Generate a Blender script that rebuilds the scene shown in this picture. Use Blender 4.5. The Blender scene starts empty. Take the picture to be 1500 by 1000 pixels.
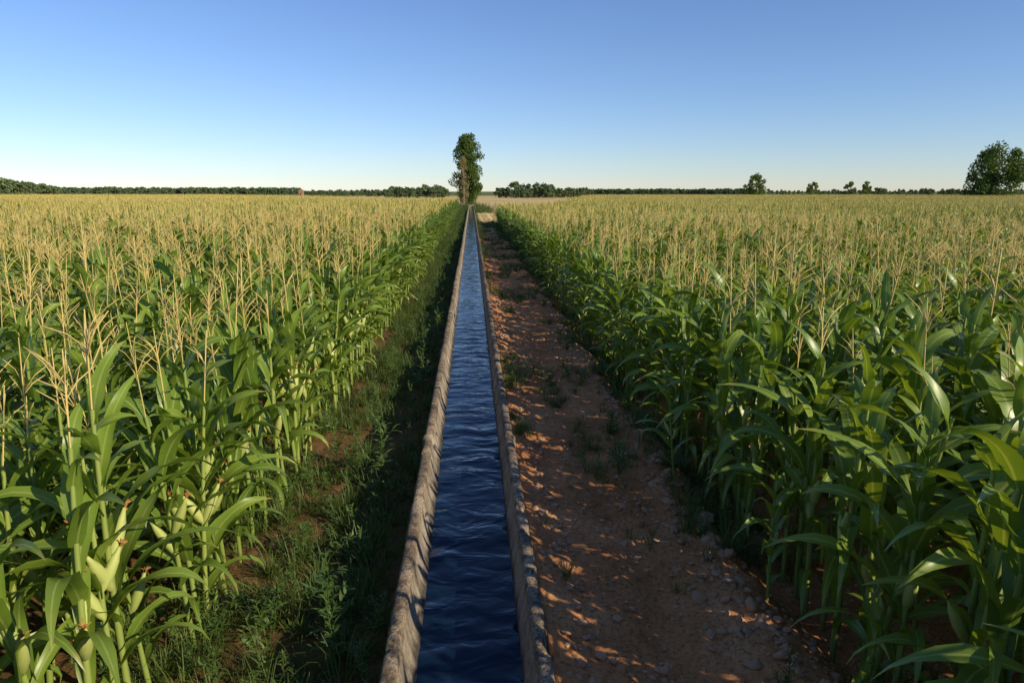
import bpy, math, random
import numpy as np
from mathutils import Vector, noise, Matrix
random.seed(7); np.random.seed(7)
scene=bpy.context.scene
R=random.uniform
CX=-0.045
SUN_EL=27.0
SUN_AZ=math.degrees(math.atan2(0.82,-0.57))   # clockwise from +Y
# ------------------------------------------------------------------ helpers
class MB:
    def __init__(s): s.v=[];s.f=[];s.uv=[];s.m=[]
    def tube(s,pts,rad,sides,mat,cap=True):
        b=len(s.v);n=len(pts)
        for i,p in enumerate(pts):
            a=pts[max(i-1,0)];c=pts[min(i+1,n-1)]
            d=(Vector(c)-Vector(a)); d=d.normalized() if d.length>1e-9 else Vector((0,0,1))
            q=d.to_track_quat('Z','Y')
            for k in range(sides):
                an=2*math.pi*k/sides
                o=q@Vector((math.cos(an)*rad[i],math.sin(an)*rad[i],0))
                s.v.append((p[0]+o.x,p[1]+o.y,p[2]+o.z));s.uv.append((k/sides,i/(n-1)))
        for i in range(n-1):
            for k in range(sides):
                k2=(k+1)%sides
                s.f.append((b+i*sides+k,b+i*sides+k2,b+(i+1)*sides+k2,b+(i+1)*sides+k));s.m.append(mat)
        if cap and sides>=3:
            s.f.append(tuple(b+(n-1)*sides+k for k in range(sides)));s.m.append(mat)
    def leaf(s,base,az,L,W,e0,bend,n=9,mat=0,fold=.3,rip=.18,twist=0.,flat=False,drift=0.,pw=1.4,vo=0.):
        b=len(s.v);p=Vector(base);ph=R(0,6);fr=R(9,15)
        ds=L/n
        for i in range(n+1):
            t=i/n
            a=az+drift*t*t
            e=e0-bend*(t**pw)
            hd=Vector((math.cos(a),math.sin(a),0))
            d=hd*math.cos(e)+Vector((0,0,math.sin(e)))
            side=Vector((-math.sin(a),math.cos(a),0))
            nr=side.cross(d)*-1
            tw=twist*t
            sd=side*math.cos(tw)+nr*math.sin(tw)
            nn=nr*math.cos(tw)-side*math.sin(tw)
            w=W*.5*(0.5+0.5*math.sin(min(t*3.0,1)*math.pi/2))*(1-t**1.9)+0.0008
            if flat:
                for u,sg in((0,-1),(1,1)):
                    q=p+sd*(sg*w);s.v.append(q[:]);s.uv.append((u,vo+t))
            else:
                r1=rip*w*math.sin(t*fr+ph);r2=rip*w*math.sin(t*fr*1.13+ph+2)
                f=fold*w
                for u,sg,h in((0,-1,f+r1),(.5,0,0),(1,1,f+r2)):
                    q=p+sd*(sg*w)+nn*h;s.v.append(q[:]);s.uv.append((u,t))
            p=p+d*ds
        c=2 if flat else 3
        for i in range(n):
            for k in range(c-1):
                s.f.append((b+i*c+k,b+i*c+k+1,b+(i+1)*c+k+1,b+(i+1)*c+k));s.m.append(mat)
    def mesh(s,name,mats,smooth=True):
        me=bpy.data.meshes.new(name);me.from_pydata(s.v,[],s.f)
        for m in mats: me.materials.append(m)
        me.polygons.foreach_set('material_index',np.array(s.m,dtype=np.int32))
        if smooth: me.polygons.foreach_set('use_smooth',np.ones(len(s.f),dtype=bool))
        uvl=me.uv_layers.new(name='UVMap')
        li=np.empty(len(me.loops),dtype=np.int32);me.loops.foreach_get('vertex_index',li)
        uvl.data.foreach_set('uv',np.array(s.uv,dtype=np.float32)[li].ravel())
        me.update();return me
def obj(name,me,link=True):
    o=bpy.data.objects.new(name,me)
    if link: scene.collection.objects.link(o)
    return o
def mat(name):
    m=bpy.data.materials.new(name);m.use_nodes=True
    nt=m.node_tree
    for n in list(nt.nodes): nt.nodes.remove(n)
    out=nt.nodes.new('ShaderNodeOutputMaterial')
    def N(t,**k):
        n=nt.nodes.new(t)
        for a,b in k.items():
            if a.startswith('_'): setattr(n,a[1:],b)
            else: n.inputs[a.replace('__',' ')].default_value=b
        return n
    L=nt.links.new
    return m,nt,out,N,L
def ramp(N,pts):
    r=N('ShaderNodeValToRGB');cr=r.color_ramp
    while len(cr.elements)<len(pts): cr.elements.new(.5)
    for e,(p,c) in zip(cr.elements,pts):
        e.position=p; e.color=(*c,1) if len(c)==3 else c
    return r
def mix(N,L,fac,a,b,mode='MIX'):
    n=N('ShaderNodeMix',_data_type='RGBA',_blend_type=mode)
    for s,v in((n.inputs[0],fac),(n.inputs[6],a),(n.inputs[7],b)):
        if hasattr(v,'links'): L(v,s)
        elif isinstance(v,(int,float)): s.default_value=v
        else: s.default_value=(*v,1)
    return n.outputs[2]
def math_(N,L,op,a,b=0.0,c=None):
    n=N('ShaderNodeMath',_operation=op)
    for i,v in enumerate((a,b,c)):
        if v is None: continue
        if hasattr(v,'links'): L(v,n.inputs[i])
        else: n.inputs[i].default_value=v
    return n.outputs[0]
# ------------------------------------------------------------------ materials
def leaf_mat(name,c1,c2,rib=None,transl=.3,rough=.42,dry=None,spec=.4):
    m,nt,out,N,L=mat(name)
    oi=N('ShaderNodeObjectInfo');geo=N('ShaderNodeNewGeometry')
    ns=N('ShaderNodeTexNoise',Scale=2.3,Detail=2.0);L(geo.outputs['Position'],ns.inputs['Vector'])
    f=math_(N,L,'ADD',math_(N,L,'MULTIPLY',oi.outputs['Random'],.5),math_(N,L,'MULTIPLY',ns.outputs[0],.6))
    f=math_(N,L,'SUBTRACT',f,.05)
    rp=ramp(N,[(0.15,c1),(0.85,c2)]);L(f,rp.inputs[0]);col=rp.outputs[0]
    uv=N('ShaderNodeUVMap');sp=N('ShaderNodeSeparateXYZ');L(uv.outputs[0],sp.inputs[0])
    if rib:
        d=math_(N,L,'ABSOLUTE',math_(N,L,'SUBTRACT',sp.outputs[0],.5))
        k=N('ShaderNodeMapRange');L(d,k.inputs[0]);k.inputs[1].default_value=.03;k.inputs[2].default_value=.08;k.inputs[3].default_value=.7;k.inputs[4].default_value=0
        mp=N('ShaderNodeMapping');mp.inputs['Scale'].default_value=(40,1.5,1);L(uv.outputs[0],mp.inputs[0])
        vn=N('ShaderNodeTexNoise',Scale=1.0,Detail=1.0);L(mp.outputs[0],vn.inputs['Vector'])
        col=mix(N,L,math_(N,L,'MULTIPLY',vn.outputs[0],.18),col,rib)
        col=mix(N,L,k.outputs[0],col,rib)
    if dry:
        mp2=N('ShaderNodeTexNoise',Scale=9.0,Detail=1.0);L(geo.outputs['Position'],mp2.inputs['Vector'])
        t=math_(N,L,'ADD',sp.outputs[1],math_(N,L,'MULTIPLY',mp2.outputs[0],.35))
        k2=N('ShaderNodeMapRange');L(t,k2.inputs[0]);k2.inputs[1].default_value=1.06;k2.inputs[2].default_value=1.26;k2.inputs[3].default_value=0;k2.inputs[4].default_value=.8
        col=mix(N,L,k2.outputs[0],col,dry)
    p=N('ShaderNodeBsdfPrincipled',Roughness=rough);p.inputs['Specular IOR Level'].default_value=spec
    L(col,p.inputs['Base Color'])
    if transl>0:
        tr=N('ShaderNodeBsdfTranslucent')
        tc=mix(N,L,1.0,col,(1.8,1.6,.5),'MULTIPLY');L(tc,tr.inputs[0])
        mx=N('ShaderNodeMixShader');mx.inputs[0].default_value=transl
        L(p.outputs[0],mx.inputs[1]);L(tr.outputs[0],mx.inputs[2]);L(mx.outputs[0],out.inputs[0])
    else: L(p.outputs[0],out.inputs[0])
    return m
M_leaf=leaf_mat('corn_leaf',(0.070,0.150,0.014),(0.205,0.30,0.030),rib=(0.36,0.43,0.13),transl=.30,rough=.36,dry=(0.46,0.34,0.12),spec=.45)
M_stalk=leaf_mat('corn_stalk',(0.18,0.25,0.05),(0.30,0.36,0.09),transl=0,rough=.5)
M_tassel=leaf_mat('corn_tassel',(0.50,0.39,0.13),(0.72,0.55,0.21),transl=0,rough=.7,spec=.1)
M_tasself=leaf_mat('corn_tassel_far',(0.52,0.42,0.12),(0.74,0.58,0.20),transl=0,rough=.7,spec=.1)
M_husk=leaf_mat('corn_husk',(0.30,0.36,0.08),(0.46,0.50,0.16),transl=0,rough=.55)
M_silk=leaf_mat('corn_silk',(0.24,0.11,0.035),(0.46,0.24,0.07),transl=0,rough=.8)
M_shade=leaf_mat('canopy_shade',(0.02,0.045,0.008),(0.04,0.08,0.015),transl=0,rough=.9,spec=.1)
M_grass=leaf_mat('grass_blade',(0.05,0.095,0.016),(0.13,0.18,0.036),transl=.2,rough=.5,dry=(0.38,0.28,0.12))
M_weed=leaf_mat('weed_leaf',(0.06,0.12,0.022),(0.13,0.20,0.045),transl=.2,rough=.55)
M_tree=leaf_mat('tree_leaf',(0.06,0.11,0.02),(0.15,0.21,0.045),transl=.2,rough=.6,spec=.2)
M_dry=leaf_mat('dry_twig_leaf',(0.24,0.18,0.08),(0.38,0.29,0.13),transl=0,rough=.8,spec=.1)
M_far=leaf_mat('far_tree_leaf',(0.085,0.13,0.060),(0.15,0.20,0.09),transl=0,rough=.8,spec=.1)  # paler, bluer than near leaves: distance haze put into the colour
def simple(name,c1,c2,scale,rough=.9,bump=.3,bscale=None):
    m,nt,out,N,L=mat(name)
    tc=N('ShaderNodeTexCoord');n=N('ShaderNodeTexNoise',Scale=scale,Detail=6.0);L(tc.outputs['Object'],n.inputs['Vector'])
    rp=ramp(N,[(.3,c1),(.7,c2)]);L(n.outputs[0],rp.inputs[0])
    p=N('ShaderNodeBsdfPrincipled',Roughness=rough);L(rp.outputs[0],p.inputs['Base Color'])
    n2=N('ShaderNodeTexNoise',Scale=bscale or scale*3,Detail=5.0);L(tc.outputs['Object'],n2.inputs['Vector'])
    b=N('ShaderNodeBump',Strength=bump,Distance=.02);L(n2.outputs[0],b.inputs['Height']);L(b.outputs[0],p.inputs['Normal'])
    L(p.outputs[0],out.inputs[0]);return m
M_bark=simple('bark',(0.12,0.09,0.06),(0.22,0.17,0.12),6)
M_stone=simple('stone',(0.38,0.20,0.10),(0.56,0.34,0.20),14)
M_brick=simple('brick_wall',(0.35,0.17,0.11),(0.40,0.22,0.15),3)
M_roof=simple('roof_tile',(0.30,0.14,0.09),(0.36,0.18,0.12),3)
M_door=simple('door_wood',(0.08,0.05,0.03),(0.12,0.08,0.05),3)
def ground_mat():
    m,nt,out,N,L=mat('soil')
    geo=N('ShaderNodeNewGeometry');P=geo.outputs['Position']
    sp=N('ShaderNodeSeparateXYZ');L(P,sp.inputs[0])
    a=N('ShaderNodeTexNoise',Scale=1.3,Detail=7.0,Roughness=.62);L(P,a.inputs['Vector'])
    r=ramp(N,[(.32,(0.38,0.155,0.060)),(.55,(0.61,0.275,0.115)),(.75,(0.73,0.39,0.185))]);L(a.outputs[0],r.inputs[0]);col=r.outputs[0]
    b=N('ShaderNodeTexNoise',Scale=26.0,Detail=8.0,Roughness=.78);L(P,b.inputs['Vector'])
    r2=ramp(N,[(.38,(.42,.37,.33)),(.5,(1,1,1)),(.66,(1.2,1.18,1.15))]);L(b.outputs[0],r2.inputs[0])
    col=mix(N,L,.85,col,r2.outputs[0],'MULTIPLY')
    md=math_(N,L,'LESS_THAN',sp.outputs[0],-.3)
    col=mix(N,L,math_(N,L,'MULTIPLY',md,.82),col,(0.085,0.065,0.028))  # left verge darkened: grass cover and shadow mixed into the soil colour
    v=N('ShaderNodeTexNoise',Scale=90.0,Detail=2.0)
    mp=N('ShaderNodeMapping');mp.inputs['Scale'].default_value=(1,.25,1);L(P,mp.inputs[0]);L(mp.outputs[0],v.inputs['Vector'])
    k=N('ShaderNodeMapRange');L(v.outputs[0],k.inputs[0]);k.inputs[1].default_value=.66;k.inputs[2].default_value=.72
    col=mix(N,L,math_(N,L,'MULTIPLY',k.outputs[0],.5),col,(0.55,0.43,0.25))
    ny=math_(N,L,'ADD',sp.outputs[1],math_(N,L,'MULTIPLY',a.outputs[0],8.0))
    k=N('ShaderNodeMapRange');L(ny,k.inputs[0]);k.inputs[1].default_value=45;k.inputs[2].default_value=75
    s=N('ShaderNodeTexNoise',Scale=.05,Detail=6.0);L(P,s.inputs['Vector'])
    r3=ramp(N,[(.35,(0.50,0.36,0.15)),(.65,(0.66,0.50,0.23))]);L(s.outputs[0],r3.inputs[0])
    col=mix(N,L,k.outputs[0],col,r3.outputs[0])
    k=N('ShaderNodeMapRange');L(sp.outputs[1],k.inputs[0]);k.inputs[1].default_value=420;k.inputs[2].default_value=520
    col=mix(N,L,k.outputs[0],col,(0.13,0.16,0.05))
    p=N('ShaderNodeBsdfPrincipled',Roughness=.95);p.inputs['Specular IOR Level'].default_value=.1
    L(col,p.inputs['Base Color'])
    bp=N('ShaderNodeBump',Strength=.8,Distance=.03)
    h=math_(N,L,'ADD',b.outputs[0],math_(N,L,'MULTIPLY',a.outputs[0],1.5));L(h,bp.inputs['Height']);L(bp.outputs[0],p.inputs['Normal'])
    L(p.outputs[0],out.inputs[0]);return m
M_ground=ground_mat()
def conc_mat():
    m,nt,out,N,L=mat('weathered_concrete')
    geo=N('ShaderNodeNewGeometry');P=geo.outputs['Position']
    sp=N('ShaderNodeSeparateXYZ');L(P,sp.inputs[0])
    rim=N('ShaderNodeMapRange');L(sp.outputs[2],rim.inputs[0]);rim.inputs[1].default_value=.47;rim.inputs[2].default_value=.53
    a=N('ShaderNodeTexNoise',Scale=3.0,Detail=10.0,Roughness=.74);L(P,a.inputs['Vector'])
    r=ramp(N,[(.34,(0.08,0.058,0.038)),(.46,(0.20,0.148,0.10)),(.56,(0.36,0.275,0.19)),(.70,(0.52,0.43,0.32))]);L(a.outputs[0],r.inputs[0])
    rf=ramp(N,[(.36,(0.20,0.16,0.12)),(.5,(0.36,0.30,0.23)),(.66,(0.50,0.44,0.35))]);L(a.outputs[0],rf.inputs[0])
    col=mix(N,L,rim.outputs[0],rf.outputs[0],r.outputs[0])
    b=N('ShaderNodeTexNoise',Scale=60.0,Detail=6.0,Roughness=.8);L(P,b.inputs['Vector'])
    r2=ramp(N,[(.40,(.18,.16,.14)),(.5,(1,1,1)),(.66,(1.5,1.45,1.35))]);L(b.outputs[0],r2.inputs[0])
    bf=N('ShaderNodeMapRange');L(rim.outputs[0],bf.inputs[0]);bf.inputs[3].default_value=.5;bf.inputs[4].default_value=.95
    col=mix(N,L,bf.outputs[0],col,r2.outputs[0],'MULTIPLY')
    c=N('ShaderNodeTexNoise',Scale=11.0,Detail=6.0,Roughness=.7);L(P,c.inputs['Vector'])
    k=N('ShaderNodeMapRange');L(c.outputs[0],k.inputs[0]);k.inputs[1].default_value=.51;k.inputs[2].default_value=.58
    col=mix(N,L,math_(N,L,'MULTIPLY',math_(N,L,'MULTIPLY',k.outputs[0],.7),rim.outputs[0]),col,(0.05,0.042,0.03))
    k=N('ShaderNodeMapRange');L(c.outputs[0],k.inputs[0]);k.inputs[1].default_value=.41;k.inputs[2].default_value=.36
    col=mix(N,L,math_(N,L,'MULTIPLY',math_(N,L,'MULTIPLY',k.outputs[0],.5),rim.outputs[0]),col,(0.40,0.24,0.09))
    mp=N('ShaderNodeMapping');mp.inputs['Scale'].default_value=(1,9,.5);L(P,mp.inputs[0])
    st=N('ShaderNodeTexNoise',Scale=1.6,Detail=5.0);L(mp.outputs[0],st.inputs['Vector'])
    k=N('ShaderNodeMapRange');L(st.outputs[0],k.inputs[0]);k.inputs[1].default_value=.5;k.inputs[2].default_value=.62
    inv=math_(N,L,'SUBTRACT',1.0,rim.outputs[0])
    col=mix(N,L,math_(N,L,'MULTIPLY',math_(N,L,'MULTIPLY',k.outputs[0],.45),inv),col,(0.09,0.07,0.05))
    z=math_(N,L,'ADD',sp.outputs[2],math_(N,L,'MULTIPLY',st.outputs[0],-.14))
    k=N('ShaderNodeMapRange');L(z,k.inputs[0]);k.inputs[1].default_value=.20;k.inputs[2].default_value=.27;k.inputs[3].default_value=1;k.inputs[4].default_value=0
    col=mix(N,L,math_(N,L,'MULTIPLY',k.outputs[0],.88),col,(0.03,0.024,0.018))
    p=N('ShaderNodeBsdfPrincipled',Roughness=.9);L(col,p.inputs['Base Color'])
    bp=N('ShaderNodeBump',Strength=1.0,Distance=.010);L(b.outputs[0],bp.inputs['Height']);L(bp.outputs[0],p.inputs['Normal'])
    L(p.outputs[0],out.inputs[0]);return m
M_conc=conc_mat()
def water_mat():
    m,nt,out,N,L=mat('canal_water')
    geo=N('ShaderNodeNewGeometry');P=geo.outputs['Position']
    mp=N('ShaderNodeMapping');mp.inputs['Scale'].default_value=(1,1.7,1);L(P,mp.inputs[0])
    a=N('ShaderNodeTexNoise',Scale=3.4,Detail=2.5,Distortion=.7,Roughness=.45);L(mp.outputs[0],a.inputs['Vector'])
    big=N('ShaderNodeTexNoise',Scale=.9,Detail=2.0);L(P,big.inputs['Vector'])
    k=N('ShaderNodeMapRange');L(big.outputs[0],k.inputs[0]);k.inputs[1].default_value=.35;k.inputs[2].default_value=.65;k.inputs[3].default_value=.5;k.inputs[4].default_value=1.2
    h=math_(N,L,'MULTIPLY',a.outputs[0],k.outputs[0])
    bp=N('ShaderNodeBump',Strength=.5,Distance=.05);L(h,bp.inputs['Height'])
    p=N('ShaderNodeBsdfPrincipled',Roughness=.03,IOR=1.34);p.inputs['Base Color'].default_value=(0.004,0.014,0.034,1)
    p.inputs['Specular IOR Level'].default_value=.5
    L(bp.outputs[0],p.inputs['Normal']);L(p.outputs[0],out.inputs[0]);return m
M_water=water_mat()
# ------------------------------------------------------------------ ground
def hgt(x,y):
    d=x-CX
    if abs(d)<.455 and -7<y<126: return -.25
    n1=noise.noise(Vector((x*1.1,y*.6,3)))
    n2=noise.noise(Vector((x*4,y*4,9)));n3=noise.noise(Vector((x*13,y*13,1)));n4=noise.noise(Vector((x*30,y*30,5)))
    fade=1.0 if abs(x)<3.3 else 0.
    edge=2.02+.22*n1+.06*n2
    if d>0:
        if x<edge:
            base=.27+.12*max(0,1-(d-.45)/.35)+.04*math.exp(-((x-edge+.15)/.12)**2)
            base-=.05*math.exp(-((x-1.2-.15*n1)/.17)**2)
        else:
            t=min((x-edge)/.35,1);base=.27*(1-t*t*(3-2*t))
    else:
        base=.16*max(0,1-(-d-.45)/.5)
    if y>70: base*=max(0,1-(y-70)/40)
    rough=.035*n1+.030*n2+(.022*n3+.014*max(n4,-.1))*(1.0 if y<16 else .4)
    if y>126: rough=0
    return base*fade+rough*fade
xs=[-3500,-1500,-600,-250,-100,-50,-25,-12,-7,-5,-4]+list(np.arange(-3.2,3.41,.035))+[4,5,7,12,25,50,100,250,600,1500,3500]
ys=[-60,-25,-12,-7.2,-4,-2]+list(np.arange(-.5,14,.035))+list(np.arange(14,40,.15))+list(np.arange(40,130,1.0))+[140,170,200,300,500,1000,2000,4500]
nx,ny=len(xs),len(ys)
V=[(x,y,hgt(x,y)) for y in ys for x in xs]
F=[(j*nx+i,j*nx+i+1,(j+1)*nx+i+1,(j+1)*nx+i) for j in range(ny-1) for i in range(nx-1)]
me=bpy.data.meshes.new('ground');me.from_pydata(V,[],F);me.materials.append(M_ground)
me.polygons.foreach_set('use_smooth',np.ones(len(F),dtype=bool));obj('ground',me)
# ------------------------------------------------------------------ canal
prof=[(-.475,-.2),(-.477,.2),(-.475,.51),(-.470,.54),(-.455,.552),(-.425,.555),(-.398,.550),(-.388,.538),(-.383,.51),(-.368,.42),(-.343,.32),(-.318,.24),(-.27,.12),(-.14,0),(0,-.04)]
prof=prof+[(-x,z) for x,z in prof[-2::-1]]
yy=list(np.arange(-6,22,.03))+list(np.arange(22,60,.2))+list(np.arange(60,125.1,1.0))
SEG=4.1
b=MB();np_=len(prof)
segoff={}
for j,y in enumerate(yy):
    s=math.floor((y+1.3)/SEG)
    if s not in segoff: segoff[s]=(R(-.012,.012),R(-.012,.012))
    ox,oz=segoff[s]
    fj=((y+1.3)/SEG)%1; dj=min(fj,1-fj)*SEG
    for i,(x,z) in enumerate(prof):
        top=z>.3
        n=noise.noise(Vector((x*9,y*3.5,z*6)));n2=noise.noise(Vector((x*30,y*22,z*20)))
        ed=1.0 if .5<z<.556 else .25
        dx=(.005*n+.006*n2)*ed;dz=(.006*n+.006*n2)*ed
        chip=noise.noise(Vector((x*5+20,y*7,0)))
        if .51<z<.556 and chip>.28: dz-=.04*(chip-.28)/.3;dx*=1.5
        sx=1.0
        if dj<.06 and top: sx=1.04;dz+=.012
        if dj<.022 and top: dz-=.035
        if not top: dx=dz=0
        px=x*sx
        if dj<.022 and top: px=x*(.985 if abs(x)>.4 else 1.03)
        b.v.append((CX+px+dx+ox*top,y,z+dz+oz*top));b.uv.append((0,0))
for j in range(len(yy)-1):
    for i in range(np_-1):
        b.f.append((j*np_+i,j*np_+i+1,(j+1)*np_+i+1,(j+1)*np_+i));b.m.append(0)
b.f.append(tuple((len(yy)-1)*np_+i for i in range(np_)));b.m.append(0)
canal=bpy.data.objects.new('irrigation_canal',None);scene.collection.objects.link(canal)
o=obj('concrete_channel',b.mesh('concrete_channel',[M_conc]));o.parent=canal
import bmesh
def boxmesh(name,x0,x1,y0,y1,z0,z1,m,bev=.02):
    bm=bmesh.new();bmesh.ops.create_cube(bm,size=1)
    for v in bm.verts: v.co=((x0+x1)/2+v.co.x*(x1-x0),(y0+y1)/2+v.co.y*(y1-y0),(z0+z1)/2+v.co.z*(z1-z0))
    if bev: bmesh.ops.bevel(bm,geom=bm.edges[:],offset=bev,segments=2,affect='EDGES')
    me=bpy.data.meshes.new(name);bm.to_mesh(me);bm.free();me.materials.append(m);return obj(name,me)
o=boxmesh('headwall',CX-.8,CX+.8,125.12,125.4,-.2,.75,M_conc);o.parent=canal
# water
WZ=.25
wx=np.linspace(-.33,.33,26);wy=list(np.arange(-6,16,.03))+list(np.arange(16,60,.12))+list(np.arange(60,125.05,.8))
b=MB()
for y in wy:
    for x in wx:
        wr=.12*noise.noise(Vector((x*3,y*2,40)))+.25*x*x
        am=.6+.9*noise.noise(Vector((x*1.5,y*.6,12)))
        w=.015*noise.noise(Vector((x*1.8,(y+wr)*4.6,0)))+am*.010*noise.noise(Vector((x*3.2+3,(y+wr)*9,4)))+.003*am*noise.noise(Vector((x*11+y*5,y*8-x*6,8)))
        b.v.append((CX+x,y,WZ+w*(1 if y<60 else 0)));b.uv.append((0,0))
n=len(wx)
for j in range(len(wy)-1):
    for i in range(n-1): b.f.append((j*n+i,j*n+i+1,(j+1)*n+i+1,(j+1)*n+i));b.m.append(0)
obj('water',b.mesh('water',[M_water]))
# ------------------------------------------------------------------ corn plants
def corn(b,x0,y0,hi=True,h=1.0,tas=True,wide=1.0):
    H=1.80*h*R(.93,1.06);rowaz=R(0,math.pi*2);lean=(R(-.07,.07),R(-.07,.07))
    def P(z): t=z/1.8;return (x0+lean[0]*t*t,y0+lean[1]*t*t,z)
    if hi:
        k=9;pts=[P(H*i/k+.0) for i in range(k+1)];b.tube(pts,[(.020-.010*i/k)*(1+.12*(i%2)) for i in range(k+1)],6,1,False)
    else:
        b.tube([P(0),P(H)],[.014,.008],3,1,False)
    nl=random.randint(10,12) if hi else 8
    for i in range(nl):
        t=i/(nl-1);z=H*(.14+.82*t**.95)
        az=rowaz+math.pi*(i%2)+R(-.5,.5)
        Lf=(.50+.40*math.sin(math.pi*(min(t*1.0+.1,1))))*R(.82,1.12)*h
        if t>.85: Lf*=.85
        W=R(.088,.124)*(1 if t>.15 else .75)*(.8 if t>.85 else 1)*wide
        e0=math.radians(R(50,70)+12*t);bend=math.radians(R(85,175)*(1.1-.48*t))
        if t<.15: bend*=1.1
        if hi: b.leaf(P(z),az,Lf,W,e0,bend,n=10,mat=0,fold=R(.15,.4),rip=R(.18,.42),twist=R(-1.2,1.2),drift=R(-.4,.4),pw=R(1.0,1.9))
        else: b.leaf(P(z),az,Lf,W*1.05,e0,bend,n=3,mat=0,flat=True,twist=R(-.9,.9),drift=R(-.4,.4))
    tp=Vector(P(H));up=Vector((lean[0]+R(-.1,.1),lean[1]+R(-.1,.1),1)).normalized()
    TL=R(.44,.64)*h
    if hi:
        if tas:
            b.tube([tp,tp+up*TL*.5,tp+up*TL],[.0048,.0048,.0028],4,2)
            for i in range(random.randint(5,10)):
                s=tp+up*TL*R(.28,.65);az=R(0,6.28);e=math.radians(R(48,82));l=R(.14,.26)
                d=Vector((math.cos(az)*math.cos(e),math.sin(az)*math.cos(e),math.sin(e)))
                p1=s+d*l*.5;d2=(d+Vector((math.cos(az)*.25,math.sin(az)*.25,-.2))).normalized();p2=p1+d2*l*.5
                b.tube([s,p1,p2],[.0028,.0042,.0022],3,2)
        for q in range(random.choice((1,2,2))):
            az=rowaz+R(-.3,.3)+math.pi*q;z=H*R(.38,.54);e=math.radians(R(58,72));d=Vector((math.cos(az)*math.cos(e),math.sin(az)*math.cos(e),math.sin(e)))
            s=Vector(P(z));l=R(.24,.30)
            b.tube([s+d*l*t for t in(0,.15,.45,.75,.95,1.08)],[.012,.027,.036,.030,.015,.008],8,3)
            e_=s+d*l*1.04
            for kk in range(10):
                dd=(d*1.1+Vector((R(-.6,.6),R(-.6,.6),R(-.5,.2)))).normalized()
                b.tube([e_,e_+d*.018+dd*.02,e_+dd*.055],[.005,.005,.002],3,4)
    else:
        if R(0,1)<.92:
            b.leaf(tp[:],R(0,6),TL,.018,math.radians(88),.1,n=1,mat=2,flat=True)
            for i in range(5):
                s=tp+up*TL*R(.25,.6)
                b.leaf(s[:],R(0,6.28),R(.16,.26),.016,math.radians(R(52,82)),.3,n=1,mat=2,flat=True)
CM=[M_leaf,M_stalk,M_tassel,M_husk,M_silk]
CMF=[M_leaf,M_stalk,M_tasself,M_husk,M_silk,M_shade]
corncol=bpy.data.collections.new('corn_plants')
NH=16;NL=5;CELL=4.2;ROW=.7
for i in range(NH):
    b=MB();corn(b,0,0,True,tas=(i<14),wide=1.0 if i<11 else 1.15)
    corncol.objects.link(obj('corn_a%02d'%i,b.mesh('corn_a%02d'%i,CM),False))
for i in range(NL):
    b=MB()
    for r in range(6):
        for q in range(21):
            if R(0,1)<.05: continue
            corn(b,(r+.5)*ROW-2.1+R(-.07,.07),(q+.5)*.2-2.1+R(-.06,.06),False,R(.90,1.08))
    g=7;b0=len(b.v)  # added dark sheet inside the corn, stops light and stands for shade
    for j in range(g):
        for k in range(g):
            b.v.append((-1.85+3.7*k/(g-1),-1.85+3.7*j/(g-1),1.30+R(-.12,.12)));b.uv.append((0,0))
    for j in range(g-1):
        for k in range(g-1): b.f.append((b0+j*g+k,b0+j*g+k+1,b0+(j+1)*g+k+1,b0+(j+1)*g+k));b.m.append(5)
    corncol.objects.link(obj('corn_b%02d'%i,b.mesh('corn_b%02d'%i,CMF,False),False))
def scatter(name,pts,rot,scl,idx,col):
    me=bpy.data.meshes.new(name);me.from_pydata(pts,[],[])
    a=me.attributes.new('rot','FLOAT_VECTOR','POINT');a.data.foreach_set('vector',np.array(rot,dtype=np.float32).ravel())
    a=me.attributes.new('scl','FLOAT_VECTOR','POINT');a.data.foreach_set('vector',np.array(scl,dtype=np.float32).ravel())
    a=me.attributes.new('idx','INT','POINT');a.data.foreach_set('value',np.array(idx,dtype=np.int32))
    o=obj(name,me)
    ng=bpy.data.node_groups.new('scatter','GeometryNodeTree')
    ng.interface.new_socket('Geometry',in_out='INPUT',socket_type='NodeSocketGeometry')
    ng.interface.new_socket('Geometry',in_out='OUTPUT',socket_type='NodeSocketGeometry')
    nd=ng.nodes;L=ng.links.new
    gi=nd.new('NodeGroupInput');go=nd.new('NodeGroupOutput')
    ci=nd.new('GeometryNodeCollectionInfo');ci.inputs['Collection'].default_value=col
    ci.inputs['Separate Children'].default_value=True;ci.inputs['Reset Children'].default_value=True
    iop=nd.new('GeometryNodeInstanceOnPoints');iop.inputs['Pick Instance'].default_value=True
    def na(n,t):
        x=nd.new('GeometryNodeInputNamedAttribute');x.data_type=t;x.inputs['Name'].default_value=n
        return next(s for s in x.outputs if s.enabled and s.name=='Attribute')
    er=nd.new('FunctionNodeEulerToRotation')
    L(na('rot','FLOAT_VECTOR'),er.inputs[0]);L(er.outputs[0],iop.inputs['Rotation'])
    L(na('scl','FLOAT_VECTOR'),iop.inputs['Scale']);L(na('idx','INT'),iop.inputs['Instance Index'])
    L(gi.outputs[0],iop.inputs['Points']);L(ci.outputs[0],iop.inputs['Instance']);L(iop.outputs[0],go.inputs[0])
    md=o.modifiers.new('scatter','NODES');md.node_group=ng
    return o
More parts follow.
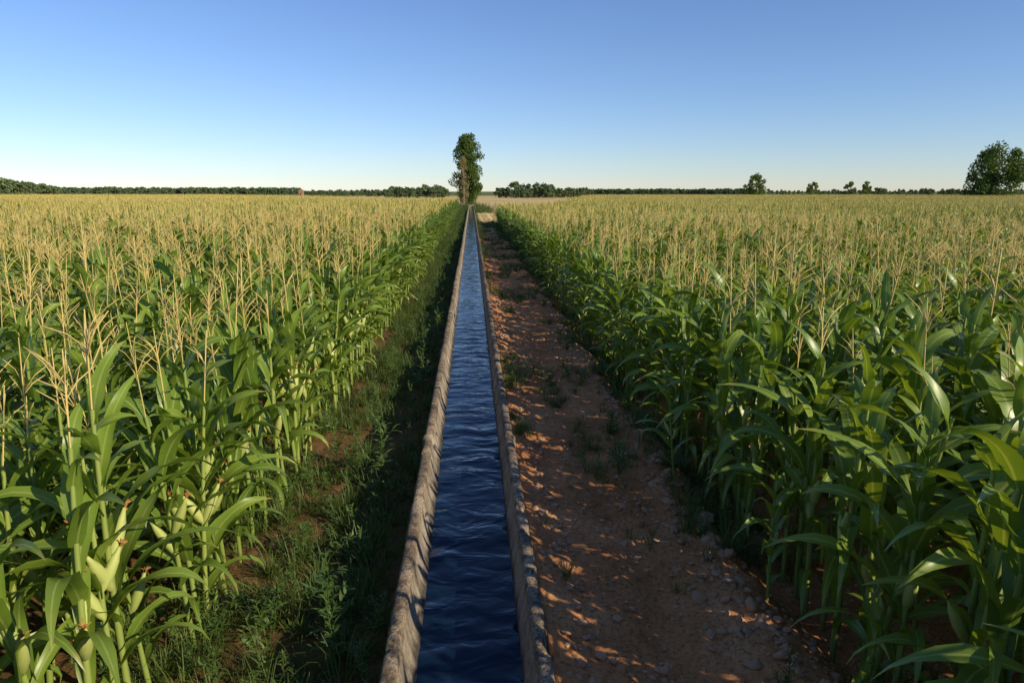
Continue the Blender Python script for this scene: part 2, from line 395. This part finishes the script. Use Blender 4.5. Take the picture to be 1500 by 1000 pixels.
def field(name,side):
    P=[];Ro=[];S=[];I=[]
    x0=-2.02 if side<0 else 2.42
    base=x0-side*ROW/2
    for i in range(0,62):
        xc=base+side*(i+.5)*CELL
        ax=abs(xc)
        if side<0: yend=95+max(0,ax-8)*1.6
        else: yend=62+max(0,ax-7)*5
        yend=min(yend,190)
        for j in range(-2,50):
            yc=j*CELL+CELL/2
            if yc>yend: break
            if ax>yc*.95+18: continue
            d=math.hypot(xc,yc)
            if d<31:
                for r in range(6):
                    xr=xc-side*2.1+side*(r+.5)*ROW
                    first=(i==0 and r==0)
                    y=yc-2.1
                    while y<yc+2.1:
                        y+=.2*R(.7,1.35)
                        if R(0,1)<(.15 if first else .07): continue
                        x=xr+R(-.09,.09)
                        z=hgt(x,y)-.02 if abs(x)<3.3 else -.0
                        sc=R(.86,1.08)*(1.03 if side<0 else .98)
                        if side>0 and y<10: sc*=1.0+.12*min(1,(10-y)/5)
                        sc*=1+.09*noise.noise(Vector((x*.35,y*.35,0)))
                        P.append((x,y,z));Ro.append((R(-.07,.07),R(-.09,.09),R(0,6.28)));S.append((sc,sc,sc*R(.95,1.05)))
                        I.append(random.randrange(NH) if not(side>0 and y<8) else random.choice((0,3,6,11,12,13,14,15,14,15)))
            else:
                zz=(1.0 if side<0 else .95)*(1+.04*noise.noise(Vector((xc*.05,yc*.05,0))))
                P.append((xc,yc,0));Ro.append((0,0,random.choice((0,math.pi))));S.append((1,1,zz));I.append(NH+random.randrange(NL))
    if side>0:
        for x,y,sc in((2.0,6.3,.55),(2.1,4.3,.5),(2.15,9.1,.6),(2.0,12.5,.6),(2.25,3.3,.42),(2.1,16,.7)):
            P.append((x,y,hgt(x,y)-.02));Ro.append((.1,.05,R(0,6)));S.append((sc*1.1,sc*1.1,sc));I.append(14+random.randrange(2))
    print(name,len(P))
    scatter(name,P,Ro,S,I,corncol)
field('corn_field',-1);field('corn_field',1)
# ------------------------------------------------------------------ grass / weeds / stones
gcol=bpy.data.collections.new('grass_plants')
for i in range(5):
    b=MB()
    for k in range(34):
        a=R(0,6.28);r=R(0,.09)
        b.leaf((r*math.cos(a),r*math.sin(a),0),a+R(-.6,.6),R(.12,.34),R(.004,.008),math.radians(R(50,88)),math.radians(R(20,90)),n=4,mat=0,flat=True)
    gcol.objects.link(obj('g_a%d'%i,b.mesh('g_a%d'%i,[M_grass,M_weed]),False))
def weed(b,h,nl,leafL):
    lean=(R(-.1,.1)*h,R(-.1,.1)*h)
    def P(z): return (lean[0]*z/h*z/h,lean[1]*z/h*z/h,z)
    b.tube([P(h*i/5) for i in range(6)],[.006*(1-.13*i) for i in range(6)],4,1,False)
    for i in range(nl):
        t=(i+.5)/nl;z=h*(.08+.9*t);az=i*2.4+R(-.3,.3)
        if i%3==0 and t<.8:
            l=leafL*R(1.3,2)*(1-t*.6);e=math.radians(R(35,60));d=Vector((math.cos(az)*math.cos(e),math.sin(az)*math.cos(e),math.sin(e)))
            s=Vector(P(z));b.tube([s,s+d*l],[.003,.0015],3,1,False)
            for q in range(7): b.leaf((s+d*l*(.25+.12*q))[:],az+R(-1.6,1.6),leafL*R(.35,.6),leafL*.16,math.radians(R(10,60)),.8,n=3,mat=1,flat=True)
        b.leaf(P(z),az,leafL*(1.1-.7*t)*R(.8,1.2),leafL*.26*(1.1-.6*t),math.radians(R(15,50)),1.0,n=4,mat=1,fold=.2)
for i in range(4):
    b=MB();weed(b,R(.25,.5),random.randint(14,24),.11)
    gcol.objects.link(obj('g_b%d'%i,b.mesh('g_b%d'%i,[M_grass,M_weed]),False))
P=[];Ro=[];S=[];I=[]
def add(x,y,s,kind):
    if abs(x-CX)<.5 and -7<y<125.5: return
    P.append((x,y,hgt(x,y)-.01));Ro.append((R(-.15,.15),R(-.15,.15),R(0,6.28)));S.append((s,s,s*R(.8,1.2)));I.append(random.randrange(5) if kind==0 else 5+random.randrange(4))
for k in range(8500):
    y=R(0,1)**1.6*120-1;x=R(-2.6,-.53)
    d=noise.noise(Vector((x*1.3,y*.8,11)))
    if d<-.3 and y<30: continue
    s=R(.45,1.1)
    if x>-.8: s*=.7
    add(x,y,s*(1 if y<40 else 1.6),0 if R(0,1)<.8 else 1)
for k in range(3400):
    y=R(0,1)**1.5*66;x=random.gauss(2.3,.28)
    if noise.noise(Vector((x*.9,y*.6,31)))<-.05: continue
    add(x,y,R(.35,.95),0 if R(0,1)<.75 else 1)
for k in range(1500):
    y=R(0,1)**1.2*120;x=.46+abs(random.gauss(0,.14))
    if noise.noise(Vector((1,y*.55,51)))<.10-.004*y: continue
    add(x,y,R(.3,.8),0 if R(0,1)<.8 else 1)
for k in range(4200):
    y=5+R(0,1)*60;x=R(.5,2.2)
    if noise.noise(Vector((x*1.1,y*.45,71)))<.17-.003*y: continue
    add(x,y,R(.3,.8),0 if R(0,1)<.85 else 1)
for k in range(18): add(R(.55,2),R(2.6,9),R(.3,.75),0)
for k in range(900):
    a=random.gauss(0,1);add(CX+a*1.6,116+R(-20,16),R(1.2,3.0),0 if R(0,1)<.6 else 1)
scatter('grass',P,Ro,S,I,gcol)
for (x,y,h,n,ll) in((-.96,6.85,1.12,40,.17),(-1.02,4.3,.75,30,.16),(-1.6,7.6,.8,30,.15),(-.8,10.5,.8,30,.15),(-.75,14,.7,30,.15)):
    b=MB();weed(b,h,n,ll);o=obj('weed_plant',b.mesh('weed_plant',[M_grass,M_weed]));o.location=(x,y,hgt(x,y)-.01);o.rotation_euler=(0,0,R(0,6))
scol=bpy.data.collections.new('stone_shapes')
for i in range(5):
    bm=bmesh.new();bmesh.ops.create_icosphere(bm,subdivisions=3,radius=1)
    off=Vector((i*7.3,0,0))
    for v in bm.verts:
        n=noise.noise(v.co*1.1+off)*.5+noise.noise(v.co*2.6+off)*.22
        v.co=v.co*(1+n);v.co.z*=.65
    me=bpy.data.meshes.new('s%d'%i);bm.to_mesh(me);bm.free();me.materials.append(M_stone)
    me.polygons.foreach_set('use_smooth',np.ones(len(me.polygons),dtype=bool))
    scol.objects.link(obj('s%d'%i,me,False))
P=[];Ro=[];S=[];I=[]
def adds(x,y,s):
    if abs(x-CX)<.52: return
    P.append((x,y,hgt(x,y)+s*.15));Ro.append((R(-.5,.5),R(-.5,.5),R(0,6.28)));S.append((s*R(.7,1.3),s,s*R(.7,1.1)));I.append(random.randrange(5))
for k in range(6500):
    adds(R(.5,3.2),R(0,1)**1.3*22+1,.005+.016*R(0,1)**2.5)
for k in range(900):
    y=R(1.5,16);n1=noise.noise(Vector((2.1*1.1,y*.6,3)));adds(1.92+.22*n1+random.gauss(0,.15),y,.014+.035*R(0,1)**2.2)
for k in range(300): adds(.5+abs(random.gauss(0,.15)),R(2,18),.012+.03*R(0,1)**2)
for k in range(200): adds(R(.6,2.3),R(2.5,14),R(.012,.036))
for x,y,s in((1.92,5.0,.085),(2.05,5.5,.065),(1.7,3.9,.055),(.62,6.2,.055),(1.85,4.4,.06),(1.98,4.8,.05)): adds(x,y,s)
for k in range(700): adds(R(2.1,4.0),R(1.5,7),.006+.024*R(0,1)**2)
scatter('stones',P,Ro,S,I,scol)
# ------------------------------------------------------------------ trees
def tree_mesh(name,H,W,kind,nleaf,ls,mats,seed,clumps=60):
    rs=np.random.RandomState(seed);random.seed(seed);b=MB()
    tr=H*.022
    b.tube([(0,0,-.2),(R(-.1,.1),R(-.1,.1),H*.3),(R(-.2,.2),R(-.2,.2),H*.6),(0,0,H*.9)],[tr*1.3,tr,tr*.6,tr*.12],7,1)
    cl=[]
    for i in range(clumps):
        if kind=='col':
            z=H*(.05+.91*((i+rs.rand())/clumps)); t=z/H
            rr=W/2*(math.sin(min(1,max(0,(t+.12)/.55))*math.pi/2))*math.sqrt(max(.04,1-max(0,(t-.52)/.48)**2))*(.75+.35*rs.rand())
        elif kind=='thin':
            z=H*(.05+.93*rs.rand()); t=z/H; rr=W/2*(1-t)**.5*(.4+.6*min(1,t*4))
        else:
            z=H*(.15+.8*rs.rand()); t=(z/H-.15)/.82; rr=W/2*math.sqrt(max(0.02,1-(2*t-.6)**2/2.0))*(.6+.55*rs.rand())
        a=rs.rand()*6.283;q=rr*math.sqrt(rs.rand())*.9
        c=(q*math.cos(a),q*math.sin(a),z);cl.append(c)
        z0=z*(.45 if kind=='round' else .8)
        if i%2==0: b.tube([(0,0,z0),(c[0]*.5,c[1]*.5,(z0+z)/2+.03*H),c],[tr*.45,tr*.25,tr*.08],4,1)
    cl=np.array(cl);k=rs.randint(0,len(cl),nleaf)
    rad={'thin':W*.16,'col':W*.13,'round':W*.10}[kind]
    dirs=rs.normal(size=(nleaf,3));dirs/=np.linalg.norm(dirs,axis=1)[:,None]
    pos=cl[k]+dirs*(rad*(.35+.75*rs.rand(nleaf,1)**.6))*(.6+.8*((k*37%11)/11.0))[:,None]
    pos[:,2]=np.maximum(pos[:,2],.15)
    n1=rs.normal(size=(nleaf,3))+dirs*.8;n1/=np.linalg.norm(n1,axis=1)[:,None]
    u=np.cross(n1,rs.normal(size=(nleaf,3)));u/=np.linalg.norm(u,axis=1)[:,None];w=np.cross(n1,u)
    sz=ls*(.6+.8*rs.rand(nleaf,1))
    q=np.stack([pos-u*sz,pos+w*sz*.6,pos+u*sz,pos-w*sz*.6],1).reshape(-1,3)
    b0=len(b.v);b.v+= [tuple(p) for p in q.tolist()];b.uv+=[(0,0)]*len(q)
    b.f+=[(b0+4*i,b0+4*i+1,b0+4*i+2,b0+4*i+3) for i in range(nleaf)];b.m+=[0]*nleaf
    return b.mesh(name,mats,False)
def place(px,D):
    a=math.atan((px-750)/1024)+math.radians(3.35);return D*math.sin(a),D*math.cos(a)
def tree(name,px,D,H,W,kind,n,ls,m,seed,clumps=60):
    o=obj(name,tree_mesh(name,H,W,kind,n,ls,m,seed,clumps));x,y=place(px,D);o.location=(x,y,0);return o
TM=[M_tree,M_bark];DM=[M_dry,M_bark]
tree('poplar_tree',685,150,14.9,7.2,'col',14000,.19,TM,31,125)
tree('dry_tree',679,143,9.8,2.9,'thin',1700,.09,DM,5,60)
tree('broadleaf_tree',1452,200,13.4,17,'round',10000,.27,TM,8,75)
tree('broadleaf_tree',1108,250,8.6,9,'round',3500,.27,TM,9,40)
tree('broadleaf_tree',1190,300,6.6,6,'round',1500,.3,TM,10,24)
tree('broadleaf_tree',1246,330,6.9,7,'round',1500,.3,TM,11,24)
tree('broadleaf_tree',1269,330,7.2,5,'round',1500,.3,TM,12,24)
fcol=bpy.data.collections.new('tree_shapes')
for i in range(6):
    fcol.objects.link(obj('t%d'%i,tree_mesh('t%d'%i,6.5,R(6,8),'round',900,.42,[M_far,M_bark],20+i,26),False))
random.seed(99)
P=[];Ro=[];S=[];I=[]
def belt(p0,p1,D0,D1,top,step,jit=.25,dj=12):
    px=p0
    while px<p1:
        t=(px-p0)/(p1-p0);D=D0+(D1-D0)*t+R(-dj,dj)
        tp=top(px) if callable(top) else top
        h=((280-tp)/1024*D+3.1)*R(1-jit,1+jit*.5)
        x,y=place(px,D);P.append((x,y,-.2));Ro.append((0,0,R(0,6)));s=h/6.5;w=s*R(.9,1.4);S.append((w,w,s));I.append(random.randrange(6))
        px+=step*R(.6,1.3)
belt(-60,85,360,430,lambda p:266+max(0,p)*.09,5,.12)
belt(-60,85,385,450,lambda p:267+max(0,p)*.09,5,.12)
belt(70,440,620,700,275,4.5,.15);belt(70,440,640,720,275,4.5,.15)
belt(440,580,640,640,277.5,4.5,.25)
belt(455,660,420,400,277,6,.35)
belt(568,655,330,330,272.5,8,.25);belt(575,650,345,345,273,10,.25)
belt(730,862,330,330,273,8,.35);belt(755,812,345,345,268,9,.12);belt(740,860,350,350,275,8,.3)
belt(850,1095,620,650,276.5,4,.15);belt(850,1095,640,660,276.5,4,.15)
belt(1090,1560,700,560,277.5,6,.3);belt(1270,1400,400,420,276,14,.4)
scatter('distant_tree_line',P,Ro,S,I,fcol)
x,y=place(441,420)
e=bpy.data.objects.new('brick_house',None);scene.collection.objects.link(e);e.location=(x,y,0)
def prt(n,*a):
    o=boxmesh(n,*a);o.parent=e
prt('walls',-1.1,1.1,-1.3,1.3,0,3.6,M_brick,.03)
prt('door',-.5,.4,-1.36,-1.305,0,2,M_door,0);prt('window',.5,.9,-1.35,-1.305,2.2,2.9,M_door,0)
b=MB();b.v=[(-1.3,-1.5,3.61),(1.3,-1.5,3.61),(1.3,1.5,3.61),(-1.3,1.5,3.61),(0,-1.5,4.2),(0,1.5,4.2)];b.uv=[(0,0)]*6
b.f=[(0,1,4),(1,2,5,4),(2,3,5),(3,0,4,5),(0,3,2,1)];b.m=[0]*5
o=obj('roof',b.mesh('roof',[M_roof],False));o.parent=e
# ------------------------------------------------------------------ light
w=bpy.data.worlds.new('World');scene.world=w;w.use_nodes=True;nt=w.node_tree
bg=nt.nodes['Background'];sk=nt.nodes.new('ShaderNodeTexSky');sk.sky_type='NISHITA';sk.sun_disc=False
sk.sun_elevation=math.radians(SUN_EL);sk.sun_rotation=math.radians(SUN_AZ);sk.air_density=1.0;sk.dust_density=0.0;sk.ozone_density=3.0
mx=nt.nodes.new('ShaderNodeMix');mx.data_type='RGBA';mx.blend_type='MULTIPLY';mx.inputs[0].default_value=1;mx.inputs[7].default_value=(.83,.92,1.17,1)
nt.links.new(sk.outputs[0],mx.inputs[6]);nt.links.new(mx.outputs[2],bg.inputs[0]);bg.inputs[1].default_value=.118
l=bpy.data.lights.new('sun','SUN');l.energy=5.0;l.angle=math.radians(.53);l.color=(1,.86,.60)
so=bpy.data.objects.new('sun',l);scene.collection.objects.link(so)
el=math.radians(SUN_EL);az=math.radians(SUN_AZ)
so.rotation_euler=Vector((math.sin(az)*math.cos(el),math.cos(az)*math.cos(el),math.sin(el))).to_track_quat('Z','Y').to_euler()
# ------------------------------------------------------------------ camera
c=bpy.data.cameras.new('camera');c.lens=24;c.sensor_width=36;c.clip_end=9000;c.clip_start=.05
co=bpy.data.objects.new('camera',c);scene.collection.objects.link(co);co.location=(0,0,3.1)
pt=math.atan(.220)
co.rotation_euler=(math.pi/2-pt,0,-math.radians(3.35));scene.camera=co
scene.view_settings.view_transform='Standard';scene.view_settings.look='None';scene.view_settings.exposure=0
